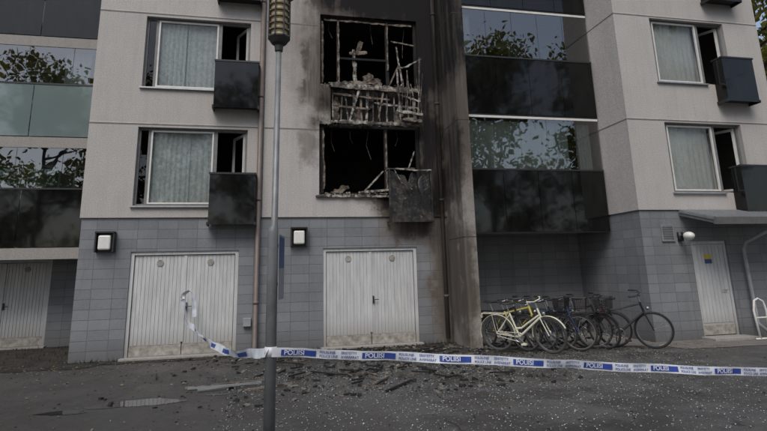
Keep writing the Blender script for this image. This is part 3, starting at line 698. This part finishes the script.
# ------------------------------------------------------------------ BICYCLES
TYRE=simple('tyre',(.02,.02,.02),.8); CHROME=simple('chrome',(.4,.4,.41),.3,.9); SADDLE=simple('saddle',(.02,.018,.016),.5)
def bicycle(front,heading,col,lean=5,step=False,basket=False,rack=True,fender=True,tyre=None,second=None,steer=8,sc=1.):
    B=empty('bicycle'); m=MB()
    mats=[TYRE if tyre is None else tyre,CHROME,col,SADDLE,DARKM if second is None else second]
    RW,FW=Vector((-.53,0,.345)),Vector((.53,0,.345))
    def wheel(mb,c):
        mb.ring(c,.322,.022,n=36,k=8,m=0); mb.ring(c,.298,.009,n=36,k=6,m=1,flat=.012)
        mb.tube([c+Vector((0,-.05,0)),c+Vector((0,.05,0))],.02,8,m=1)
        for i in range(18):
            t=2*math.pi*i/18; s_=.03 if i%2 else -.03
            mb.tube([c+Vector((.02*math.cos(t+.9),s_,.02*math.sin(t+.9))),c+Vector((.295*math.cos(t),0,.295*math.sin(t)))],.0014,3,m=1,cap=False)
    wheel(m,RW)
    bb=Vector((-.08,0,.29)); st=Vector((-.24,0,.74)); ht=Vector((.33,0,.86 if not step else .84)); hl=Vector((.385,0,.68))
    T=lambda a,b_,r,mi=2: m.tube([a,b_],r,8,m=mi)
    T(bb,st,.018); T(bb,hl,.022); T(ht,hl,.022)
    if step:
        m.tube([hl+Vector((-.02,0,.04)),(.12,0,.56),(-.02,0,.46),bb.lerp(st,.35)],.018,8,m=2)
    else: T(st+Vector((0.01,0,-.04)),ht+Vector((0,0,-.03)),.017)
    for s_ in (-.055,.055):
        T(bb+Vector((0,s_*.7,0)),RW+Vector((0,s_,0)),.009); T(st+Vector((0,s_*.2,-.03)),RW+Vector((0,s_,0)),.008)
    T(st,Vector((-.29,0,.9)),.012,1)
    vs=[];n=10
    prof=[(-.42,.02),(-.4,.075),(-.33,.085),(-.26,.06),(-.18,.028),(-.12,.018),(-.1,.005)]
    for x,wd in prof:
        for q in range(n):
            t=2*math.pi*q/n; vs.append((x,wd*math.cos(t),.925+.022*math.sin(t)+(x+.3)**2*.4))
    m.add(vs,[(i*n+q,i*n+(q+1)%n,(i+1)*n+(q+1)%n,(i+1)*n+q) for i in range(len(prof)-1) for q in range(n)]+[tuple(range(n)),tuple((len(prof)-1)*n+q for q in range(n))],3)
    m.ring(bb+Vector((0,-.05,0)),.085,.008,n=20,m=1,flat=.004); T(bb+Vector((0,-.07,0)),bb+Vector((0,.07,0)),.014,1)
    T(bb+Vector((0,-.065,0)),bb+Vector((.12,-.07,-.11)),.009,1); T(bb+Vector((0,.065,0)),bb+Vector((-.12,.07,.11)),.009,1)
    m.box(bb.x+.07,bb.x+.17,-.16,-.075,bb.z-.125,bb.z-.1,4); m.box(bb.x-.17,bb.x-.07,.075,.16,bb.z+.1,bb.z+.125,4)
    T(bb+Vector((0,-.05,.085)),RW+Vector((0,-.05,.04)),.005,4); T(bb+Vector((0,-.05,-.085)),RW+Vector((0,-.05,-.04)),.005,4)
    if fender: m.ring(RW,.36,.006,math.radians(-5),math.radians(195),n=24,m=4,flat=.028)
    if rack:
        for s_ in (-.06,.06):
            T(Vector((-.25,s_,.73)),Vector((-.82,s_,.73)),.006,4); T(Vector((-.6,s_,.73)),RW+Vector((0,s_,0)),.005,4)
        for x in (-.35,-.5,-.65,-.82): T(Vector((x,-.06,.73)),Vector((x,.06,.73)),.005,4)
        m.box(-.85,-.83,-.03,.03,.64,.7,4)
    T(bb+Vector((-.05,.03,0)),Vector((-.12,.2,.03)),.009,4)
    m.make('rear_and_frame',mats,B,smooth=False)
    m=MB(); wheel(m,FW)
    for s_ in (-.05,.05): m.tube([hl+Vector((0,s_*.8,-.02)),hl+Vector((.05,s_,-.12)),FW+Vector((0,s_,0))],.011,8,m=2)
    m.tube([hl+Vector((0,-.05,-.02)),hl+Vector((0,.05,-.02))],.014,8,m=2)
    m.tube([hl,ht+Vector((-.02,0,.06))],.013,8,m=1)
    stp=ht+Vector((-.035,0,.13)); m.tube([ht,stp],.013,8,m=1)
    for s_ in (-1,1):
        m.tube([stp,stp+Vector((.05,.12*s_,.02)),stp+Vector((.0,.24*s_,.04)),stp+Vector((-.12,.29*s_,.03))],.011,8,m=4)
        m.tube([stp+Vector((-.03,.26*s_,.037)),stp+Vector((-.15,.3*s_,.028))],.017,8,m=3)
        m.tube([stp+Vector((.02,.2*s_,.02)),stp+Vector((-.06,.26*s_,-.01))],.005,6,m=1)
    if fender: m.ring(FW,.36,.006,math.radians(25),math.radians(190),n=22,m=4,flat=.028)
    m.sphere(tuple(hl+Vector((.07,0,.07))),(.035,.035,.035),m=1)
    if basket:
        bx,bz=.6,.78; W2,D2,H2=.17,.12,.22
        for h in range(7):
            z=bz+H2*h/6; f_=.85+.15*h/6
            m.tube([(bx-D2*f_,-W2*f_,z),(bx+D2*f_,-W2*f_,z),(bx+D2*f_,W2*f_,z),(bx-D2*f_,W2*f_,z),(bx-D2*f_,-W2*f_,z)],.006,4,m=3)
        for i in range(10):
            u=-1+2*i/9
            for sx_ in (-1,1): m.tube([(bx+sx_*D2*.85,u*W2*.85,bz),(bx+sx_*D2,u*W2,bz+H2)],.005,4,m=3,cap=False)
        for i in range(7):
            u=-1+2*i/6
            for sy_ in (-1,1): m.tube([(bx+u*D2*.85,sy_*W2*.85,bz),(bx+u*D2,sy_*W2,bz+H2)],.005,4,m=3,cap=False)
        m.tube([(bx-D2,0,bz),hl],.008,6,m=4)
    o=m.make('fork_and_front_wheel',mats,B,smooth=False)
    ax=(ht-hl).normalized(); o.matrix_local=Matrix.Translation(hl)@Matrix.Rotation(math.radians(steer),4,ax)@Matrix.Translation(-hl)
    h=math.radians(heading); f_=Vector((math.cos(h),math.sin(h),0))
    loc=Vector((front[0],front[1],0))-f_*.53*sc
    B.matrix_world=Matrix.Translation(loc)@Matrix.Rotation(h,4,'Z')@Matrix.Rotation(math.radians(lean),4,'X')@Matrix.Scale(sc,4)
    return B
def paint(n,c,m_=.1): return simple(n,c,.3,m_,var=.05)
WB=paint('bike_white',(.72,.69,.55)); YB_=paint('bike_yellow',(.6,.5,.12)); BK=paint('bike_black',(.02,.02,.022)); BL=paint('bike_blue',(.03,.05,.12)); GR=paint('bike_grey',(.1,.105,.11)); RD=paint('bike_red',(.1,.02,.02))
bicycle((5.1,10.3),-64,BK,5,rack=True)
bicycle((5.38,9.85),-46,WB,6,step=True,second=WB,steer=-10,tyre=simple('cream_tyre',(.05,.048,.042),.7))
bicycle((5.4,10.25),-55,YB_,5,second=DARKM)
bicycle((5.8,10.2),-54,BK,5,step=True,basket=True)
bicycle((6.05,9.95),-50,BL,4,basket=True,steer=15)
bicycle((6.4,10.3),-56,GR,5)
bicycle((6.65,10.0),-52,BK,6,basket=True,steer=-12)
bicycle((7.0,10.2),-50,RD,5,step=True)
bicycle((7.5,9.68),-25,BK,6,steer=-12,fender=False,rack=False,sc=1.04)
BS=empty('bicycle_stand',(0,0,0)); m=MB()
for i in range(4):
    x=10.36+i*.5
    m.tube([(x-.14,9.9,.0),(x-.17,9.93,.6),(x-.1,9.95,.8),(x+.0,9.95,.84),(x+.12,9.95,.78),(x+.15,9.93,.6),(x+.1,9.9,.0)],.022,10)
m.tube([(10.1,9.9,.03),(12.2,9.9,.03)],.02,8); m.tube([(10.2,9.93,.45),(11.9,9.93,.45)],.016,8)
m.make('hoops',WHITE,BS,smooth=True)

# ------------------------------------------------------------------ TREES
def leafmat(name,c1,c2,tr=.5):
    k=NT(name); n=k.noise(1.5,4)
    col=k.mix(k.mr(n,.35,.65),c1,c2)
    b_=k.n('BsdfPrincipled',{'Base Color':col,'Roughness':.55}); t=k.n('BsdfTranslucent',{'Color':col})
    mx=k.n('MixShader',{0:tr,1:b_.outputs[0],2:t.outputs[0]}); k.t.links.new(mx.outputs[0],k.out.inputs[0]); return k.m
LEAF=leafmat('leaves',(.06,.09,.02),(.24,.2,.03)); BARK=simple('bark',(.09,.075,.06),.9,bump=.6)
def tree_mesh(seed,H=12,R=3.6,nl=9000,ls=(.05,.12)):
    r=np.random.default_rng(seed); m=MB()
    m.tube([(0,0,-.1),(0.05,0,H*.2),(.1,.1,H*.45),(0,.1,H*.85)],[.24,.19,.13,.03],10,m=0)
    cl=[]
    for i in range(26):
        a=r.uniform(0,6.28); z0=H*r.uniform(.12,.75); rr=R*r.uniform(.45,1)*(1-abs(z0/H-.45)*.9)
        tip=Vector((rr*math.cos(a),rr*math.sin(a),z0+H*r.uniform(.05,.22)))
        mid=Vector((tip.x*.45,tip.y*.45,z0+(tip.z-z0)*.35))
        m.tube([(0.05,.05,z0),mid,tip],[.07,.045,.012],5,m=0); cl+= [tip,mid.lerp(tip,.55)]
    cl+=[Vector((r.normal(0,R*.3),r.normal(0,R*.3),H*r.uniform(.75,1.0))) for _ in range(10)]
    C=np.array([tuple(c) for c in cl]); idx=r.integers(0,len(C),nl)
    cs=r.uniform(.45,1.0,len(C))[idx]
    p=C[idx]+r.normal(0,1,(nl,3))*cs[:,None]*np.array([.62,.62,.5])
    s=r.uniform(ls[0],ls[1],nl)
    u=r.normal(0,1,(nl,3)); u/=np.linalg.norm(u,axis=1)[:,None]; v=np.cross(u,r.normal(0,1,(nl,3))); v/=np.linalg.norm(v,axis=1)[:,None]
    q=np.stack([p-u*s[:,None],p+v*s[:,None]*.6,p+u*s[:,None],p-v*s[:,None]*.6],1).reshape(-1,3)
    o=len(m.v); m.v+=[tuple(x) for x in q.tolist()]; m.f+=[(o+4*i,o+4*i+1,o+4*i+2,o+4*i+3) for i in range(nl)]; m.mi+=[1]*nl
    me=bpy.data.meshes.new('tree'); me.from_pydata(m.v,[],m.f); me.materials.append(BARK); me.materials.append(LEAF); me.polygons.foreach_set('material_index',m.mi); me.update(); return me
T1=tree_mesh(1,12,3.8,9000,(.08,.17)); T2=tree_mesh(2,14,4.2,12000,(.06,.13))
def tree(me,x,y,s=1.,rz=0):
    o=bpy.data.objects.new('birch_tree' if me is T2 else 'maple_tree',me); o.location=(x,y,0); o.scale=(s,s,s); o.rotation_euler=(0,0,rz); COL.objects.link(o)
for x,y,s,rz,me in ((-16,-15,1.5,0,T1),(-8,-17,1.4,1,T1),(0,-20,1.55,2,T1),(9,-17,1.5,3,T1),(17,-15,1.6,4,T1),(25,-10,1.5,5,T1),(-23,-8,1.4,2.2,T1),
                    (17.0,15,1.1,1,T2),(21,21,1.2,3,T2),(15.5,19,1.0,2,T2)):
    tree(me,x,y,s,rz)

# ------------------------------------------------------------------ LIGHT
EL,AZ=52.,205.
wd=bpy.data.worlds.new('World'); S.world=wd; wd.use_nodes=True; nt=wd.node_tree; nt.nodes.clear()
sky=nt.nodes.new('ShaderNodeTexSky'); sky.sky_type='NISHITA'; sky.sun_disc=False; sky.sun_elevation=math.radians(EL); sky.sun_rotation=math.radians(AZ)
sky.air_density=1.; sky.dust_density=2.; sky.ozone_density=.8
hs=nt.nodes.new('ShaderNodeHueSaturation'); hs.inputs['Saturation'].default_value=.8
bg=nt.nodes.new('ShaderNodeBackground'); bg.inputs[1].default_value=.15; ow=nt.nodes.new('ShaderNodeOutputWorld')
nt.links.new(sky.outputs[0],hs.inputs['Color']); nt.links.new(hs.outputs[0],bg.inputs[0]); nt.links.new(bg.outputs[0],ow.inputs[0])
fill_sun=bpy.data.lights.new('fill_sun','SUN'); fill_sun.energy=1.85; fill_sun.angle=math.radians(35); fill_sun.color=(1,.96,.9)  # soft fill, not the real sun: placed in front to brighten the shaded facade
so=bpy.data.objects.new('fill_sun',fill_sun); COL.objects.link(so)
e,a_=math.radians(EL),math.radians(AZ); sv=Vector((math.sin(a_)*math.cos(e),math.cos(a_)*math.cos(e),math.sin(e)))
so.rotation_euler=sv.to_track_quat('Z','Y').to_euler(); so.location=(0,0,30)

# ------------------------------------------------------------------ CAMERA
cam=bpy.data.cameras.new('camera'); co=bpy.data.objects.new('camera',cam); COL.objects.link(co)
r_=Vector((0.97703,-0.21163,-0.02521)).normalized(); u_=Vector((-.02297,-.22217,.97474)); u_=(u_-r_*u_.dot(r_)).normalized(); b_=r_.cross(u_)
M=Matrix((( r_.x,u_.x,b_.x,0),(r_.y,u_.y,b_.y,0),(r_.z,u_.z,b_.z,1.6),(0,0,0,1)))
co.matrix_world=M; cam.sensor_width=36; cam.lens=36*535/767; cam.shift_y=-65.5/767; cam.clip_end=1000; cam.clip_start=.05
S.camera=co
S.view_settings.view_transform='Standard'; S.view_settings.look='None'; S.view_settings.exposure=0
